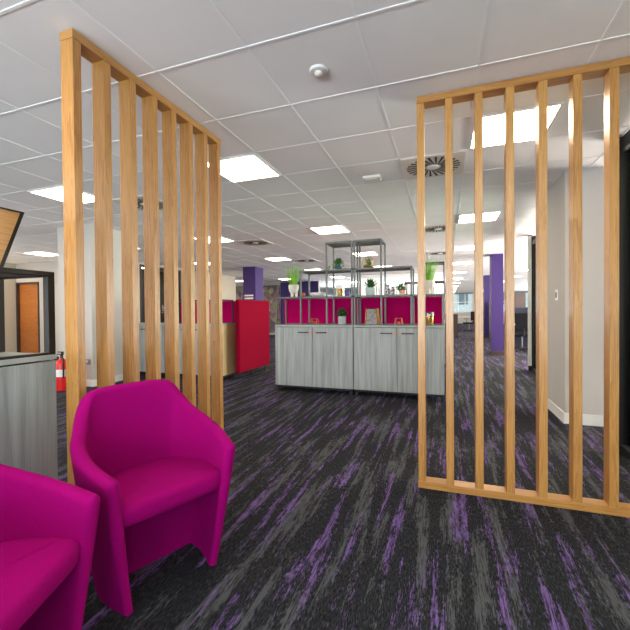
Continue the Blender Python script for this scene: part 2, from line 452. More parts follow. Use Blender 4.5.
# ------------------------------------------------------------------ ceiling fittings
lp = thing('ceiling_light', '', 'ceiling light', (0,0,CH), 0, 'square recessed ceiling light panels')
fr = bmesh.new(); a, b_ = .289, .272
box(fr, -a, a, -a, -b_, -.012, -.001); box(fr, -a, a, b_, a, -.012, -.001); box(fr, -a, -b_, -b_, b_, -.012, -.001); box(fr, b_, a, -b_, b_, -.012, -.001)
obj('frame', fr, 'white', lp)
obj('diffuser', bx(-b_, b_, -b_, b_, -.009, -.002), 'lamp', lp)
LX = -1.906; LY = 3.292
special = {(-1,0):'lit ceiling panel at the top of the left screen right edge', (0,0):'lit ceiling panel just right of the left slatted screen',
 (1,0):'large lit ceiling panel behind the right slatted screen top', (0,1):'lit ceiling panel directly above the metal shelf frame',
 (1,1):'second lit panel down behind the right screen, below the largest one'}
first = True
for ix in range(-5, 5):
    for iy in range(-2, 11):
        x = LX + 2.4*ix; y = LY + 3.0*iy
        if x < X0+.4 or x > X1-.4 or y > Y1-.4 or y < Y0+.4: continue
        if x < WX+.3 and x > WX-.4: continue
        if x < -12: continue
        if y > 16.5 and x < -5.5: continue
        if y > 19.5 and x < .1: continue
        if y > 24 and x > 5: continue
        if x > 4 and y < 2: continue
        if first: o = lp; o.location = (x, y, CH); first = False
        else: o = dup(lp, (x, y, CH))
        side = 'left' if ix < 0 else ('middle' if ix == 0 else 'right')
        lab = {(0,0):'glowing square ceiling panel touching the right edge of the left slatted screen',
               (-1,0):'glowing square ceiling panel crossed by the first post of the left slatted screen',
               (1,0):'largest glowing square ceiling panel, crossed by the right slatted screen',
               (0,1):'glowing square ceiling panel just above the metal shelf frames',
               (1,1):'glowing ceiling panel between right screen posts, second below the largest',
               (1,2):'glowing ceiling strip between right screen posts, third in the corridor line',
               (1,3):'glowing ceiling strip between right screen posts, fourth in the corridor line',
               (1,4):'glowing ceiling strip between right screen posts, fifth in the corridor line',
               (-1,1):'small glowing ceiling panel just right of the left screen, above the purple column',
               (-1,2):'glowing ceiling panel above the tall grass plant at left of shelving',
               (0,2):'glowing ceiling panel seen inside the tall middle shelf frame',
               (-3,1):'small glowing ceiling panel above the orange oak door'}.get((ix, iy))
        if iy < 0: lab = 'square ceiling light panel overhead in front of the slatted screens, outside the photo'
        if lab is None:
            lab = 'far glowing square ceiling panel over the %s office floor' % side
        o['label'] = lab
        o['group'] = 'square recessed ceiling light panels' + ('' if iy >= 0 else ' overhead')

def vent(loc, label, first=[None]):
    if first[0] is not None: return dup(first[0], loc, 0, label)
    v = thing('ceiling_vent', label, 'air vent', loc, 0, 'swirl air vents in the ceiling')
    obj('plate', bx(-.288, .288, -.288, .288, -.010, -.001), M['vent_plate'], v)
    s = bmesh.new()
    for k in range(24):
        t = bmesh.new(); box(t, .07, .25, -.010, .014, -.0125, -.0100)
        for vv in t.verts:
            if vv.co.x < .1: vv.co.y *= .35
        merge(s, t, Matrix.Rotation(2*PI*k/24, 4, 'Z') @ Matrix.Translation((0,.03,0)))
    obj('slots', s, 'dark', v)
    h_ = bmesh.new(); lathe(h_, [(.055,-.001),(.055,-.016),(.045,-.02)], 24); obj('hub', h_, 'white', v, True)
    first[0] = v
    return v
M['vent_plate'] = plain('vent_enamel', srgb(226,218,204), .5, 0, .02)
vent((-.106, 3.892, CH), 'swirl air vent in the ceiling crossed by the first post of right screen')
vent((-.106, 6.892, CH), 'second swirl air vent, between the first two posts of right screen')
vent((-.106, 9.892, CH), 'farthest swirl air vent, above the plant between right screen posts')
vent((-3.706, 9.892, CH), 'far swirl air vent to the right of the purple column top')
vent((-3.706, 3.892, CH), 'swirl air vent in ceiling glimpsed between left screen posts')
vent((-3.706, 6.892, CH), 'small dark swirl air vent right of the left screen near purple column')
sd = thing('motion_sensor', 'round white motion sensor on the ceiling tile between the screens', 'sensor', (-.70, 2.106, CH))
b = bmesh.new(); lathe(b, [(.055,-.001),(.055,-.006),(.050,-.013),(.030,-.017)], 32); obj('base', b, 'white', sd, True)
b = bmesh.new(); lathe(b, [(.026,-.016),(.025,-.026),(.018,-.034),(.006,-.038)], 24); obj('lens', b, M['vent_plate'], sd, True)
sq = thing('ceiling_sensor', 'small square white sensor box on the ceiling beyond the round one', 'sensor', (-.73, 3.98, CH))
obj('body', bx(-.09, .09, -.07, .07, -.03, -.001, bev=.006), 'white', sq)
obj('cover', bx(-.06, .06, -.045, .045, -.036, -.03), M['vent_plate'], sq)

# ------------------------------------------------------------------ slatted oak screens
def screen(name, label, n, loc, rz, pitch=.178, w=.046, dpt=.085, top=CH-.008, gy=0):
    s = thing(name, label, 'screen', loc, rz)
    L = pitch*(n-1)+w
    for i in range(n):
        o = obj('post', bx(-w/2, w/2, -dpt/2, dpt/2, -(top-.09)/2, (top-.09)/2, bev=.0015, seg=1), 'oak', s)
        o.location = (i*pitch+w/2, dpt/2, .045+(top-.09)/2)
    for z in (0, top-.045):
        obj('rail', bx(-.002, L+.002, -.002, dpt+.002, z, z+.045, bev=.0015, seg=1), 'oak_x', s)
    return s
screen('slatted_screen', 'floor to ceiling oak slatted screen at right with long bottom rail on the carpet', 9, (-.172, 2.582, 0), 0)
screen('slatted_screen', 'floor to ceiling oak slatted screen at left behind the pink armchair', 8, (-1.745, 1.366, 0), PI/2)

# ------------------------------------------------------------------ credenzas and shelf frames
def credenza(label, loc, rz=0, side='ash', first={}):
    """1.2 m wide, front at y=0, depth .45"""
    if side in first: return dup(first[side], loc, rz, label)
    c = thing('credenza', label, 'cabinet', loc, rz, 'grey two-door storage cabinets')
    c0 = bmesh.new()
    box(c0, .002, .02, .02, .45, .09, .965); box(c0, 1.18, 1.198, .02, .45, .09, .965)
    box(c0, .02, 1.18, .43, .45, .09, .965); box(c0, .02, 1.18, .022, .43, .09, .11)
    box(c0, .02, 1.18, .022, .43, .5, .52)
    obj('carcass', c0, side, c)
    obj('top', bx(.001, 1.199, 0, .455, .965, .99, bev=.002, seg=1), 'ash_top', c)
    for s in (0, 1):
        xa = .006 + s*.597; dr = obj('door', bx(xa, xa+.591, 0, .018, .095, .958, bev=.0015, seg=1), 'ash', c)
        hx = (.44 if s == 0 else .66) - (.06 if s == 0 else .0)
        hb = bmesh.new(); box(hb, hx, hx+.16, -.028, -.018, .878, .892, bev=.002, seg=1)
        box(hb, hx+.012, hx+.022, -.018, 0, .88, .89); box(hb, hx+.138, hx+.148, -.018, 0, .88, .89)
        obj('handle', hb, 'black', dr)
        lb = bmesh.new(); tube(lb, [(.573 if s == 0 else .635, .0, .885), (.573 if s == 0 else .635, -.012, .885)], .009, 10)
        box(lb, (.570 if s == 0 else .632), (.576 if s == 0 else .638), -.016, -.012, .85, .89)
        obj('lock', lb, 'copper', dr)
    pb = bmesh.new(); box(pb, .02, 1.18, .03, .055, .062, .088); box(pb, .02, 1.18, .40, .425, .062, .088)
    box(pb, .02, .045, .055, .40, .062, .088); box(pb, 1.155, 1.18, .055, .40, .062, .088)
    obj('base_frame', pb, 'black', c)
    for x in (.02, 1.15):
        for y in (.03, .395):
            obj('leg', bx(x, x+.03, y, y+.03, 0, .088), 'black', c)
    first[side] = c
    return c

def shelf_frame(label, loc, rz=0, mirror=False, tiers=3, mat='steel', t_=.024, dep=.385):
    """stepped metal frame on a 1.2 m unit; high end at x=1.2 (or x=0 if mirrored)"""
    c = thing('shelf_frame', label, 'shelving', loc, rz, 'stepped metal shelf frames')
    mx = (lambda x: 1.2-x) if mirror else (lambda x: x)
    def bar(bm, xa, xb, ya, yb, za, zb):
        xa, xb = mx(xa), mx(xb)
        box(bm, min(xa, xb), max(xa, xb), ya, yb, za, zb, bev=.002, seg=1)
    z0 = .9905; zs = [1.395, 1.775, 2.165][:tiers]; xl = [.004, .40, .80][:tiers]
    for i in range(tiers):
        for y in (0, dep-t_):
            b = bmesh.new(); bar(b, xl[i], xl[i]+t_, y, y+t_, z0, zs[i]-.012); obj('post', b, mat, c)
    for y in (0, dep-t_):
        b = bmesh.new(); bar(b, 1.196-t_, 1.196, y, y+t_, z0, zs[-1]-.012); obj('post', b, mat, c)
    b = bmesh.new()
    bar(b, xl[0]+t_, 1.196-t_, 0, t_, z0, z0+.012); bar(b, xl[0]+t_, 1.196-t_, dep-t_, dep, z0, z0+.012)
    obj('foot_rail', b, mat, c)
    for i in range(tiers):
        b = bmesh.new(); z = zs[i]
        bar(b, xl[i], 1.196, 0, t_, z-.012, z+.012); bar(b, xl[i], 1.196, dep-t_, dep, z-.012, z+.012)
        bar(b, xl[i], xl[i]+t_, t_, dep-t_, z-.012, z+.012); bar(b, 1.196-t_, 1.196, t_, dep-t_, z-.012, z+.012)
        sh = obj('shelf_rail', b, mat, c)
        b = bmesh.new(); bar(b, xl[i]+t_, 1.196-t_, t_, dep-t_, z-.004, z+.008); obj('shelf_plate', b, 'shelf', sh)
    return c
CX, CY = -2.412, 5.06
credenza('grey ash two-door cabinet, left one of the pair under the metal shelf frames', (CX, CY, 0))
credenza('grey ash two-door cabinet, right one of the pair, partly behind the right screen', (CX+1.204, CY, 0))
shelf_frame('left half of stepped grey metal shelf frame on the central cabinets', (CX, CY+.02, 0))
shelf_frame('right half of stepped grey metal shelf frame on the central cabinets', (CX+1.204, CY+.02, 0), mirror=True)
def panel(label, x0, x1, y0, y1, z0, z1, mat='crimson'):
    p = thing('acoustic_panel', label, 'panel', ((x0+x1)/2, y0, 0))
    w_ = (x1-x0)/2
    obj('felt', bx(-w_, w_, .0, y1-y0, z0, z1, bev=.008), mat, p)
    b = bmesh.new(); box(b, -w_+.1, -w_+.16, -.0, y1-y0, 0, z0); box(b, w_-.16, w_-.1, 0, y1-y0, 0, z0)
    obj('foot', b, 'black', p)
    return p
panel('crimson felt back panel behind the central cabinets and metal frames', -2.47, -.01, 5.53, 5.58, .06, 1.385)
# row seen through the left screen
for i in range(2):
    credenza(['pale wood ended grey cabinet beside the red high-backed chair', 'grey cabinet glimpsed between the left screen posts, furthest left'][i], (-4.8-1.204*i, 5.45, 0), 0, 'pale_oak')
shelf_frame('low black metal frame on the wood-ended cabinet beside the red chair', (-4.8, 5.47, 0), tiers=1, mat='black')
panel('crimson felt panel behind the wood-ended cabinet by the left screen', -4.85, -3.62, 5.93, 5.98, .06, 1.385)
# near left unit, facing +X
credenza('large grey ash cabinet at the left edge in the foreground', (-1.87, .152, 0), PI/2)
shelf_frame('black metal shelf frame on the foreground cabinet at left edge', (-1.872, .152, 0), PI/2, mirror=True, tiers=1, mat='black', t_=.036, dep=.42)
# the far one behind the plants, lower part hidden by the crimson panel
credenza('grey cabinet standing further back behind the crimson felt panel', (-1.2, 8.0, 0))
shelf_frame('black metal shelf frame further back, behind the right hand plants', (-1.2, 8.02, 0), mat='black')

# tapered crate on the near frame
tb = thing('display_crate', 'tapered black edged wooden crate at left edge on the black metal frame', 'crate', (-1.95, .90, 1.4075))
def quadpanel(bm, pts, th):
    t = bmesh.new(); vs = [t.verts.new(p) for p in pts]; vs2 = [t.verts.new((p[0]-th, p[1], p[2])) for p in pts]
    n = len(pts); t.faces.new(vs); t.faces.new(vs2[::-1])
    for i in range(n): t.faces.new((vs[i], vs[i-1], vs2[i-1], vs2[i]))
    bmesh.ops.recalc_face_normals(t, faces=t.faces[:]); merge(bm, t)
hb_, ht_, hh = .26, .36, .288
b = bmesh.new()
P_ = [(0,-hb_,0),(0,hb_,0),(0,ht_,hh),(0,-ht_,hh)]
for X_ in (0, -.28):
    for i in range(4):
        p, q = Vector(P_[i]), Vector(P_[(i+1)%4])
        cc = Vector((0,0,hh/2))
        p2 = p + (cc-p)*.05; q2 = q + (cc-q)*.05
        quadpanel(b, [(X_+p.x, p.y, p.z), (X_+q.x, q.y, q.z), (X_+q2.x, q2.y, q2.z), (X_+p2.x, p2.y, p2.z)], .014)
for p in P_: box(b, -.28, -.014, p[1]-.007 - (.007 if p[1] > 0 else -.007), p[1]+.007 - (.007 if p[1] > 0 else -.007), max(p[2]-.014,0), max(p[2], .014))
obj('frame', b, 'black', tb)
b = bmesh.new(); quadpanel(b, [(-.004,-hb_+.004,.006),(-.004,hb_-.004,.006),(-.004,ht_-.006,hh-.006),(-.004,-ht_+.006,hh-.006)], .012)
obj('wood_panel', b, 'board', tb)
b = bmesh.new(); tube(b, [(-.012, .17+.0*k, 0.0+.18*k/6) if False else (-.012, .10+.05*math.cos(PI*k/8), .12+.05*math.sin(PI*k/8)) for k in range(9)], .006, 6)
obj('grip', b, 'oak_y', tb)

# ------------------------------------------------------------------ red high-backed chair beside the wood ended cabinet
rc = thing('high_backed_chair', 'tall red felt high-backed chair turned away, beside the wood-ended cabinet', 'chair', (-3.36, 5.64, 0))
obj('back_panel', bx(-.09, 0, 0, 1.18, .12, 1.405, bev=.025, seg=3), 'red', rc)
for y in (.42, 1.14): obj('side_wing', bx(-.62, -.092, y, y+.08, .14, 1.39, bev=.025, seg=3), 'red', rc)
obj('seat', bx(-.62, -.092, .505, 1.135, .28, .46, bev=.03, seg=3), 'red', rc)
for x, y in ((-.045,.55),(-.045,1.02),(-.58,.46),(-.58,1.18)):
    b = bmesh.new(); tube(b, [(x,y,0),(x,y,.15)], .014); obj('leg', b, 'black', rc)
b = bmesh.new(); tube(b, [(.002,1.14,.17),(.002,1.14,1.37)], .0025, 5); obj('seam', b, M['crimson'], rc)

# ------------------------------------------------------------------ tub armchair
def catmull(pts, n):
    P = [Vector(p) for p in pts]; P = [2*P[0]-P[1]] + P + [2*P[-1]-P[-2]]
    out = []; m_ = len(P)-3
    for i in range(m_):
        for k in range(n):
            t = k/n; a, b, c, d = P[i:i+4]
            out.append(.5*((2*b) + (c-a)*t + (2*a-5*b+4*c-d)*t*t + (3*b-a-3*c+d)*t**3))
    out.append(P[-2].copy()); return out
RIM = [(.045,.268,.572), (-.05,.290,.594), (-.15,.302,.620), (-.25,.294,.655), (-.33,.264,.702), (-.385,.238,.762), (-.42,.20,.822), (-.438,.12,.836), (-.442,0,.838)]
BOT = [(.0,.192,0), (-.07,.212,0), (-.14,.225,0), (-.22,.222,0), (-.29,.205,0), (-.35,.17,0), (-.385,.12,0), (-.403,.06,0), (-.41,0,0)]
TH = .058
def armchair_shell():
    N = 6
    def full(h):
        c = catmull(h, N); m2 = [Vector((p.x, -p.y, p.z)) for p in c[:-1]][::-1]
        return c + m2
    R_, B_ = full(RIM), full(BOT); n = len(R_)
    def centre(i, z):
        t = max(0.0, z/R_[i].z); t2 = t**.9
        return Vector((B_[i].x + (R_[i].x-B_[i].x)*t2, B_[i].y + (R_[i].y-B_[i].y)*t2, z))
    def normal(i, z):
        a = centre(max(i-1, 0), z*R_[max(i-1,0)].z/R_[i].z); b = centre(min(i+1, n-1), z*R_[min(i+1,n-1)].z/R_[i].z)
        t = Vector((b.x-a.x, b.y-a.y, 0)).normalized(); return Vector((t.y, -t.x, 0)), t
    NV = 14; bm = bmesh.new(); rings = []
    secs = [(0, -1)] 
    def section(i, e, ang):
        """cross-section profile at station i; ang in [0, pi/2] rounds the free end"""
        pr = []; th = TH*math.cos(ang); 
        def pt(z, side, lift=0.0, frac=1.0):
            nn, t = normal(i, z); w_ = (.62+.38*min(1, z/.5)) if True else 1
            hw = .5*th*w_*frac
            p = centre(i, z) + nn*side*hw
            if e: p += t*e*(.5*TH*w_*math.sin(ang))
            p.z = z + lift; return p
        zt = R_[i].z - TH/2
        for k in range(NV+1): pr.append(pt(zt*k/NV, 1))
        for k in range(1, 8):
            a = PI*k/8; hh_ = .5*TH*math.sin(a)*max(math.cos(ang), .0)
            pr.append(pt(zt, math.copysign(1, math.cos(a)) if abs(math.cos(a)) > 1e-6 else 1, hh_, abs(math.cos(a))))
        for k in range(NV, -1, -1): pr.append(pt(zt*k/NV, -1))
        return [bm.verts.new(p) for p in pr]
    for a in (88, 70, 50, 30, 15): rings.append(section(0, -1, math.radians(a)))
    for i in range(n): rings.append(section(i, 0, 0))
    for a in (15, 30, 50, 70, 88): rings.append(section(n-1, 1, math.radians(a)))
    m_ = len(rings[0])
    for i in range(len(rings)-1):
        for k in range(m_):
            bm.faces.new((rings[i][k], rings[i][(k+1)%m_], rings[i+1][(k+1)%m_], rings[i+1][k]))
    bm.faces.new(rings[0]); bm.faces.new(rings[-1][::-1])
    return bm, centre, R_, n
def make_armchair(label, loc, rz):
    t = thing('armchair', label, 'armchair', loc, rz, 'magenta tub armchairs')
    bm, centre, R_, n = armchair_shell()
    obj('shell', bm, 'magenta', t, True)
    # seat cushion: plan outline follows the shell, front edge straight and rounded
    def outline(z, inset, zf):
        pts = []
        for i in range(3, n-3):
            p = centre(i, z); c = Vector((-.15, 0, z)); dd = (c-p); dd.z = 0
            pts.append(p + dd.normalized()*inset)
        yl, yr = pts[0].y, pts[-1].y
        fx = .034 - inset
        front = [Vector((fx-.03, yr+.0, z)), Vector((fx-.005, yr+.03, z))] + [Vector((fx, yr+(yl-yr)*k/6, z)) for k in range(1, 6)] + [Vector((fx-.005, yl-.03, z)), Vector((fx-.03, yl, z))]
        return pts + front
    bm = bmesh.new(); rings = []
    for z, ins in ((.335,.012),(.345,.002),(.365,.0),(.392,.0),(.408,.006),(.418,.018),(.424,.045),(.430,.10),(.433,.16)):
        rings.append([bm.verts.new((p.x, p.y, z - (.0 if z < .40 else .0))) for p in outline(z, ins, 0)])
    m_ = len(rings[0])
    for i in range(len(rings)-1):
        for k in range(m_): bm.faces.new((rings[i][k], rings[i][(k+1)%m_], rings[i+1][(k+1)%m_], rings[i+1][k]))
    for rg, zc in ((rings[0], .335), (rings[-1], .434)):
        cv = bm.verts.new((-.16, 0, zc))
        for k in range(m_): bm.faces.new((rg[k], rg[(k+1)%m_], cv))
    for v in bm.verts:                          # seat falls a little to the back
        if v.co.z > .3: v.co.z += .018 + .06*max(-.4, v.co.x)*(1 if v.co.z > .38 else .3)
    obj('seat', bm, 'magenta', t, True)
    bm = bmesh.new(); ax = -.225
    vs = []
    for x, z in ((ax, 0), (ax+.02, .25), (ax+.03, .345)): vs.append((x, z))
    for k in range(2):
        (xa, za), (xb, zb) = vs[k], vs[k+1]
        ya, yb = .222*(1)+.0, .25
        ya = [.22, .245, .255][k]; yb = [.22, .245, .255][k+1]
        t_ = bmesh.new(); A = [t_.verts.new(p) for p in ((xa,-ya,za),(xa,ya,za),(xb,yb,zb),(xb,-yb,zb))]
        B = [t_.verts.new(p) for p in ((xa-.02,-ya,za),(xa-.02,ya,za),(xb-.02,yb,zb),(xb-.02,-yb,zb))]
        t_.faces.new(A); t_.faces.new(B[::-1])
        for i in range(4): t_.faces.new((A[i], A[i-1], B[i-1], B[i]))
        merge(bm, t_)
    obj('front_apron', bm, 'magenta', t)
    return t
ac = make_armchair('magenta tub armchair in full view before the left slatted screen', (-1.125, 1.315, 0), math.radians(-23))
dup(ac, (-1.112, .687, 0), math.radians(20), 'magenta tub armchair cut off by the lower left corner')

# ------------------------------------------------------------------ plants and ornaments
ZT, ZM, ZC = 1.4035, 1.7835, .9905
def footed_pot(bm, r, h):
    lathe(bm, [(.03,.35*h),(r*.62,.36*h),(r*.86,.5*h),(r,.75*h),(r,h),(r*.88,h),(r*.86,.85*h),(.02,.84*h)], 22)
    for k in range(3):
        a = 2*PI*k/3 + .5
        tube(bm, [(r*.5*math.cos(a), r*.5*math.sin(a), .42*h), (r*.55*math.cos(a), r*.55*math.sin(a), 0)], [r*.34, r*.24], 8)
    return bm
def grass(bm, n, h, r0, r1, z0, wd=.005):
    for i in range(n):
        a = random.uniform(0, 2*PI); q = math.sqrt(random.random()); hh_ = h*random.uniform(.6, 1)
        p0 = Vector((r0*q*math.cos(a), r0*q*math.sin(a), z0)); a2 = a+random.uniform(-.5,.5)
        out = Vector((math.cos(a2), math.sin(a2), 0))*r1*q*random.uniform(.6, 1.2)
        side = Vector((-math.sin(a2+random.uniform(-1.5,1.5)), math.cos(a2), 0)).normalized()*wd
        prev = None
        for k in range(4):
            t = k/3; c_ = p0 + out*t*t + Vector((0,0,hh_*t)); w_ = side*(1-t*.85)
            cur = (bm.verts.new(c_-w_), bm.verts.new(c_+w_))
            if prev: bm.faces.new((prev[0], prev[1], cur[1], cur[0]))
            prev = cur
    return bm
def blade_leaf(bm, base, a, el, L, w_, droop=.3):
    prev = None; d = Vector((math.cos(a)*math.cos(el), math.sin(a)*math.cos(el), math.sin(el))); s = Vector((-math.sin(a), math.cos(a), 0))
    for k in range(6):
        t = k/5; c_ = Vector(base) + d*L*t - Vector((0,0,droop*L*t*t)); ww = w_*(math.sin(PI*min(.97, .18+.8*t)))
        cur = (bm.verts.new(c_-s*ww+Vector((0,0,ww*.3))), bm.verts.new(c_), bm.verts.new(c_+s*ww+Vector((0,0,ww*.3))))
        if prev:
            bm.faces.new((prev[0], prev[1], cur[1], cur[0])); bm.faces.new((prev[1], prev[2], cur[2], cur[1]))
        prev = cur
    return bm
def leafy(bm, n, c, R, size):
    for i in range(n):
        u = Vector((random.gauss(0,1), random.gauss(0,1), random.gauss(0,1))).normalized()*R*random.uniform(.5,1)
        blade_leaf(bm, Vector(c)+u, random.uniform(0,2*PI), random.uniform(-.4,1.1), size, size*.3, .3)
    return bm
for x, lab in ((-2.18, 'white footed pot of tall lime grass at the left end of the shelf'), (-.205, 'white footed pot of tall lime grass at the right end of the shelf, between screen posts')):
    p = thing('potted_grass', lab, 'plant', (x, 5.25, ZT), 0, 'potted grass plants on the shelf')
    obj('pot', footed_pot(bmesh.new(), .078, .19), 'pot_w', p, True)
    obj('grass', grass(bmesh.new(), 190, .37, .06, .13, .16, .0026), 'leaf_l', p)
p = thing('agave_plant', 'spiky green agave in a pale blue round pot on the shelf middle right', 'plant', (-1.0, 5.25, ZT))
b = bmesh.new(); lathe(b, [(.05,0),(.066,.02),(.074,.06),(.07,.115),(.06,.115),(.058,.10),(.01,.10)], 24); obj('pot', b, 'pot_c', p, True)
b = bmesh.new()
for k in range(26): blade_leaf(b, (0,0,.10), k*2.4, .42+1.05*(k/26), .20-.035*(k/26), .019, .12)
obj('leaves', b, 'leaf_d', p)
p = thing('trailing_plant', 'trailing green plant in a teal pot on the upper left shelf', 'plant', (-1.47, 5.25, ZM))
b = bmesh.new(); lathe(b, [(.035,0),(.05,.03),(.055,.10),(.048,.10),(.04,.09),(.01,.09)], 20); obj('pot', b, 'pot_t', p, True)
b = leafy(bmesh.new(), 110, (0,0,.12), .058, .045)
for k in range(5):
    a = PI+k*.75; pts = [(0,0,.11), (.06*math.cos(a), .06*math.sin(a), .12), (.11*math.cos(a)-.03, .09*math.sin(a), .05), (.13*math.cos(a)-.03, .1*math.sin(a), .012)]
    tube(b, pts, .003, 5)
    for q in pts[1:]: leafy(b, 5, (q[0], q[1], max(q[2], .03)), .012, .03)
obj('foliage', b, 'leaf_m', p)
p = thing('wire_globe_planter', 'open brass wire globe holding a small plant on upper right shelf', 'plant', (-1.03, 5.25, ZM))
b = bmesh.new()
for k in range(5):
    a = PI*k/5; tube(b, [(.085*math.sin(t)*math.cos(a), .085*math.sin(t)*math.sin(a), .088-.085*math.cos(t)) for t in [2*PI*q/24 for q in range(25)]], .0025, 5)
obj('wire_globe', b, 'gold', p)
b = bmesh.new(); lathe(b, [(.03,.005),(.05,.02),(.06,.045),(.055,.045),(.01,.04)], 18); obj('bowl', b, 'gold', p, True)
obj('foliage', leafy(bmesh.new(), 90, (0,0,.09), .06, .035), 'leaf_m', p)
p = thing('potted_succulent', 'small bushy plant in a grey ribbed pot on the cabinet top', 'plant', (-1.41, 5.22, ZC))
b = bmesh.new(); lathe(b, [(.052,0),(.056,.02),(.060,.05),(.056,.055),(.061,.09),(.057,.095),(.062,.125),(.052,.125),(.05,.11),(.01,.11)], 24); obj('pot', b, 'pot_g', p, True)
obj('foliage', leafy(bmesh.new(), 170, (0,0,.17), .065, .045), 'leaf_d', p)
p = thing('potted_succulent', 'small green plant in a pink pot near the right end of shelf', 'plant', (-.548, 5.25, ZT))
b = bmesh.new(); lathe(b, [(.035,0),(.045,.07),(.038,.07),(.01,.06)], 18); obj('pot', b, 'pot_p', p, True)
obj('foliage', leafy(bmesh.new(), 60, (-.02,0,.10), .05, .05), 'leaf_m', p)
b = bmesh.new(); lathe(b, [(.06,0),(.11,.025),(.125,.06),(.118,.062),(.10,.03),(.01,.015)], 28)
p = obj('bowl', b, 'white', None, True, (-1.79, 5.25, ZT)); tag(p, 'wide shallow white bowl on the shelf, left part', 'bowl')
b = bmesh.new(); lathe(b, [(.035,0),(.05,.11),(.045,.11),(.01,.02)], 22)
p = obj('brass_tumbler', b, 'gold', None, True, (-1.445, 5.25, ZT)); tag(p, 'flared brass tumbler on the shelf beside the violet block', 'vase')
p = obj('violet_jar', lathe(bmesh.new(), [(.03,0),(.034,.01),(.034,.075),(.028,.085),(.028,.09),(.01,.092)], 20), 'violet', None, True, (-1.335, 5.25, ZT)); tag(p, 'small violet jar on the shelf beside the middle frame posts', 'jar')
p = obj('copper_pot', lathe(bmesh.new(), [(.02,0),(.036,.02),(.038,.05),(.026,.07),(.022,.07),(.01,.03)], 20), 'copper', None, True, (-2.03, 5.25, ZT)); tag(p, 'tiny round copper pot on the shelf between the left posts', 'pot')
for i, (x, hgt, lab) in enumerate(((-.755, .15, 'taller black and white patterned vase on the shelf'), (-.688, .12, 'shorter black and white patterned vase, next to the pink pot'))):
    b = bmesh.new(); lathe(b, [(.022,0),(.036,.25*hgt),(.038,.5*hgt),(.018,.8*hgt),(.024,hgt),(.018,hgt),(.01,.5*hgt)], 22)
    p = obj('patterned_vase', b, 'mono', None, True, (x, 5.25, ZT)); tag(p, lab, 'vase', 'black and white vases on the shelf')
def wire_box(name, label, x, w_, h_, d_, mat, pic=False, taper=.8):
    p = thing(name, label, 'ornament', (x, 5.20, ZC)); b = bmesh.new(); r = .006
    c8 = [(sx*w_/2*(taper if sz else 1), sy*d_/2*(taper if sz else 1), h_-r if sz else r) for sz in (0,1) for sx in (-1,1) for sy in (-1,1)]
    for i in range(8):
        for j in range(i+1, 8):
            df = sum(1 for q in range(3) if (i>>q & 1) != (j>>q & 1))
            if df == 1: tube(b, [c8[i], c8[j]], r, 6)
    obj('frame', b, mat, p)
    return p
p = wire_box('photo_frame', 'pair of tapered gold picture frames with grey prints on the cabinet top', -.965, .19, .235, .09, 'gold')
b = bmesh.new(); quad = [(-.078, .01), (.078, .01), (.062, .222), (-.062, .222)]
vs = [b.verts.new((x, -.047+.033*(z/.235)*.3, z)) for x, z in quad]; vs2 = [b.verts.new((x, -.040+.033*(z/.235)*.3, z)) for x, z in quad]
b.faces.new(vs); b.faces.new(vs2[::-1])
for i in range(4): b.faces.new((vs[i], vs[i-1], vs2[i-1], vs2[i]))
obj('print', b, 'picture', p)
p = wire_box('candle_holder', 'small open copper wire holder at left on the cabinet top', -1.825, .10, .095, .08, 'copper')
b = bmesh.new(); lathe(b, [(.018,.012),(.022,.05),(.018,.05),(.01,.02)], 14); obj('cup', b, 'copper', p, True)
p = wire_box('candle_holder', 'small open copper wire holder at right on the cabinet top', -.60, .10, .10, .08, 'copper')
b = bmesh.new(); lathe(b, [(.018,.012),(.022,.05),(.018,.05),(.01,.02)], 14); obj('cup', b, 'copper', p, True)
p = thing('brass_vase', 'brass vase with white patterned rim on the cabinet between screen posts', 'vase', (-.20, 5.20, ZC))
obj('body', lathe(bmesh.new(), [(.045,0),(.055,.04),(.058,.12),(.01,.121)], 24), 'gold', p, True)
obj('rim', lathe(bmesh.new(), [(.058,.12),(.060,.13),(.062,.175),(.052,.175),(.05,.13)], 24), 'mono', p, True)

# things behind the left screen
p = thing('notice_board', 'slate grey board on the wall glimpsed between left screen posts', 'board', (WX+.001, 7.52, .98))
obj('board', bx(.0, .03, 0, .62, 0, .5), 'slate', p)
p = obj('yellow_bottle', lathe(bmesh.new(), [(.025,0),(.03,.01),(.03,.09),(.012,.12),(.012,.15),(.008,.15)], 16), M['leaf_l'], None, True, (-5.80, 5.6, ZC)); tag(p, 'yellow green bottle on the cabinet glimpsed between left screen posts', 'bottle')

# fire extinguishers on a stand beside the left pier
for i, (x, y, lab) in enumerate(((-5.60, 4.12, 'red fire extinguisher on the floor, left of the first screen post'), (-5.40, 4.22, 'red fire extinguisher half hidden behind the first screen post'))):
    p = thing('fire_extinguisher', lab, 'fire extinguisher', (x, y, 0), 0, 'fire extinguishers by the left pier')
    obj('cylinder', lathe(bmesh.new(), [(.07,0),(.085,.01),(.087,.40),(.07,.46),(.03,.49),(.02,.5)], 20), 'exting', p, True)
    b = bmesh.new(); lathe(b, [(.02,.49),(.022,.54),(.018,.55)], 12); box(b, -.09, .03, -.012, .012, .55, .565); box(b, -.08, .03, -.012, .012, .585, .6); box(b, .0, .03, -.012, .012, .56, .59)
    obj('valve', b, 'black', p)
    b = bmesh.new(); tube(b, [(.02,-.02,.53),(.10,-.05,.50),(.115,-.06,.35),(.10,-.05,.2)], .011, 8); obj('hose', b, 'black', p, True)
    obj('label_patch', lathe(bmesh.new(), [(.0885,.22),(.0885,.33)], 20, cap=False), M['white'], p, True)
p = thing('safety_sign', 'narrow tan sign on the left pier above the extinguishers', 'sign', (-5.64, 4.47, .74))
obj('board', bx(0, .09, -.01, 0, 0, .26), 'tan', p)

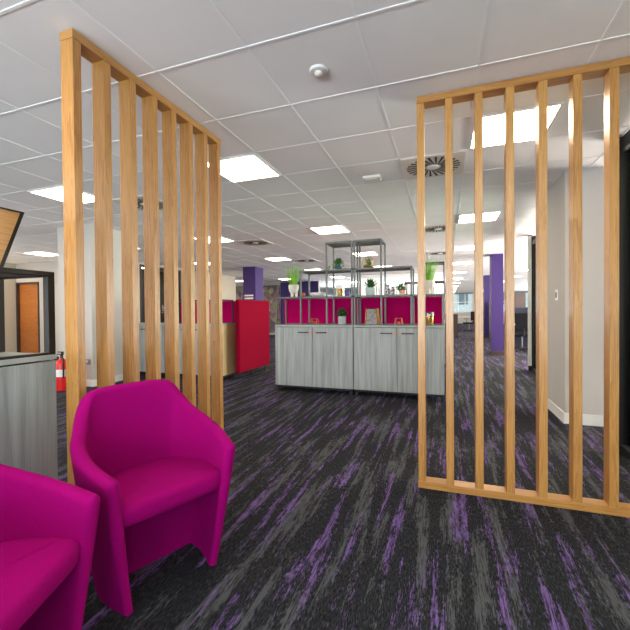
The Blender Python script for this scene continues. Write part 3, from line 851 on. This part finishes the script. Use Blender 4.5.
# far office furniture
def task_chair(label, loc, rz, first=[None]):
    if first[0] is not None: return dup(first[0], loc, rz, label)
    t = thing('task_chair', label, 'chair', loc, rz, 'black office task chairs')
    b = bmesh.new()
    for k in range(5):
        a = 2*PI*k/5; tube(b, [(0,0,.1),(.3*math.cos(a),.3*math.sin(a),.06)], [.025,.015], 6)
        lathe(b, [(.02,0),(.028,.02),(.028,.04),(.02,.055)], 8, .3*math.cos(a), .3*math.sin(a))
    obj('star_base', b, 'black', t)
    b = bmesh.new(); tube(b, [(0,0,.08),(0,0,.42)], .022); obj('gas_lift', b, 'chrome', t)
    obj('seat', bx(-.24,.24,-.24,.24,.43,.50,bev=.03), 'blackfab', t)
    obj('backrest', bx(-.27,-.22,-.21,.21,.60,1.08,bev=.02), 'blackfab', t)
    b = bmesh.new(); tube(b, [(-.1,0,.44),(-.27,0,.46),(-.27,0,.65)], .018); obj('spine', b, 'black', t)
    for s in (-1,1):
        b = bmesh.new(); tube(b, [(-.05,.24*s,.46),(-.05,.29*s,.5),(-.05,.29*s,.68)], .013); box(b, -.17,.1,.26*s-.03+.03*s,.26*s+.03+.03*s,.68,.705); obj('armrest', b, 'black', t)
    first[0] = t
    return t
def desk(label, loc, rz=0, w_=1.6, d_=.8):
    t = thing('desk', label, 'desk', loc, rz)
    obj('desk_top', bx(0, w_, 0, d_, .72, .75, bev=.003, seg=1), 'desk', t)
    for x in (.04, w_-.09):
        for y in (.05, d_-.1): obj('leg', bx(x, x+.05, y, y+.05, 0, .72), 'white', t)
    return t
desk('white desk in the open office seen through the right screen', (1.75, 12.0, 0), 0, 2.6, .8)
for i, x in enumerate((2.2, 3.1)):
    t = thing('monitor', ['black computer monitor on the white office desk, nearer the purple column', 'black computer monitor on the white office desk, further right'][i], 'monitor', (x, 12.3, .75), 0, 'monitors on the office desk')
    obj('display', bx(-.28,.28,0,.03,.12,.48,bev=.006), 'screen', t)
    b = bmesh.new(); box(b,-.02,.02,.03,.05,0,.3); box(b,-.12,.12,-.04,.12,0,.012); obj('stand', b, 'black', t)
dv = bmesh.new(); box(dv, 1.75, 4.35, 12.82, 12.87, 0, 1.25, bev=.01)
tag(obj('desk_divider', dv, 'navy'), 'dark navy fabric divider behind the office desk', 'divider')
task_chair('black task chair tucked under the white desk through right screen', (2.05, 11.8, 0), PI/2)
task_chair('black task chair further right at the white desk behind the pier', (2.9, 11.7, 0), PI/2)
desk('white desk at the end of the corridor below the far window', (.3, 24.0, 0), 0, 1.5, .8)
task_chair('black task chair beside the far corridor desk, left one', (1.22, 21.5, 0), PI*.8)
task_chair('black task chair beside the far corridor desk, right one', (1.75, 23.2, 0), PI*1.1)
p = thing('tall_cupboard', 'dark tall cupboard between the two purple columns', 'cupboard', (1.72, 16.3, 0))
obj('carcass', bx(0,.45,0,.5,.0,1.5), 'walnut', p); obj('door', bx(.01,.44,-.02,0,.04,1.48), 'walnut', p)
p = thing('tall_cupboard', 'dark tall cupboard in the open office left of the window', 'cupboard', (2.3, 14.6, 0))
obj('carcass', bx(0,.35,0,.5,.0,1.75), 'walnut', p); obj('door', bx(.01,.34,-.02,0,.04,1.73), 'walnut', p)
p = thing('low_cupboard', 'low dark cupboard at the left of the far corridor', 'cupboard', (.02, 17.0, 0))
obj('carcass', bx(0,.5,0,.5,0,1.0), 'walnut', p); obj('door', bx(.01,.49,-.02,0,.04,.98), 'walnut', p)
# vertical blinds of a meeting room
vb = thing('vertical_blind', 'white vertical slat blind behind the shelf plants', 'blind', (-3.4, 15.0, 0))
obj('head_rail', bx(0, 3.4, -.03, .03, 2.5, CH-.01), 'white', vb)
b = bmesh.new()
for k in range(34):
    t = bmesh.new(); box(t, -.03, .03, -.002, .002, .3, 2.5)
    merge(b, t, Matrix.Translation((.05+k*.1, 0, 0)) @ Matrix.Rotation(.5, 4, 'Z'))
obj('slats', b, 'white', vb)

# ------------------------------------------------------------------ outside
def building(label, x0, x1, y, h, bays, floors):
    t = thing('office_building', label, 'building', (x0, y, 0))
    obj('facade', bx(0, x1-x0, 0, 6, -4, h), 'render', t)
    bw = (x1-x0)/bays
    for i in range(bays):
        for j in range(floors):
            z = -3 + j*(h+3)/floors
            b = bx(i*bw+bw*.2, i*bw+bw*.8, -.08, -.002, z, z+(h+3)/floors*.62)
            obj('window', b, 'extwin', t)
building('pale office building seen outside the far corridor window', -14, 16, 46, 6.5, 16, 4)

# ------------------------------------------------------------------ light
w = bpy.data.worlds.new('World'); sc.world = w; w.use_nodes = True
bg = w.node_tree.nodes['Background']; bg.inputs[0].default_value = (.80, .90, 1.0, 1); bg.inputs[1].default_value = .8
def ceiling_fill(loc, sx, sy, rot, watts, col=(.86,.93,1.0)):  # area lamp tilted upward, added to brighten the ceiling
    l = bpy.data.lights.new('ceiling_fill', 'AREA'); l.shape = 'RECTANGLE'; l.size = sx; l.size_y = sy; l.energy = watts; l.color = col
    o = bpy.data.objects.new('ceiling_fill', l); COL.objects.link(o); o.location = loc; o.rotation_euler = rot
    return o
UPT = math.radians(68)  # upward tilt that aims the fill lamps at the ceiling
ceiling_fill((-.7, Y0-.25, 1.35), 9.0, 1.6, (PI/2+math.radians(44), 0, 0), FILL1)                   # added fill outside the windows behind the viewer, tilted up
ceiling_fill((X1+.35, 9.6, 1.4), 8.0, 1.7, (PI/2+UPT, 0, PI/2), FILL2, (1,.92,.82))  # added right-hand fill for the middle of the ceiling
ceiling_fill((X1+.35, 24.0, 1.4), 14.0, 1.7, (PI/2+UPT, 0, PI/2), 450, (1,.96,.9))               # added fills outside the invented openings along the right
ceiling_fill((-12.05, 1.0, 1.4), 8.0, 1.6, (PI/2+UPT, 0, -PI/2), FILL3, (1,.95,.88))                # added fill outside the unseen, invented openings on the left
ceiling_fill((-2.9, 20.5, 1.5), 5.4, 1.6, (PI/2+UPT, 0, PI), FILL4, (.95,.97,1.0))  # added fill outside the back windows, tilted up

# ------------------------------------------------------------------ camera
cam = bpy.data.cameras.new('Camera'); co = bpy.data.objects.new('Camera', cam); COL.objects.link(co)
yaw, pit, rol, F = .33658, -.01181, -.00863, 371.4
fw = Vector((-math.sin(yaw)*math.cos(pit), math.cos(yaw)*math.cos(pit), math.sin(pit)))
r0 = Vector((math.cos(yaw), math.sin(yaw), 0)); u0 = r0.cross(fw)
rt = r0*math.cos(rol) + u0*math.sin(rol); up = -r0*math.sin(rol) + u0*math.cos(rol)
m = Matrix((rt, up, -fw)).transposed().to_4x4(); m.translation = Vector((0, 0, 1.2))
co.matrix_world = m
cam.sensor_width = 36; cam.sensor_fit = 'HORIZONTAL'; cam.lens = 36*F/630; cam.clip_start = .05; cam.clip_end = 200
sc.camera = co
sc.view_settings.view_transform = 'Standard'; sc.view_settings.look = 'None'
sc.view_settings.exposure = 0.88; sc.view_settings.gamma = 1.0
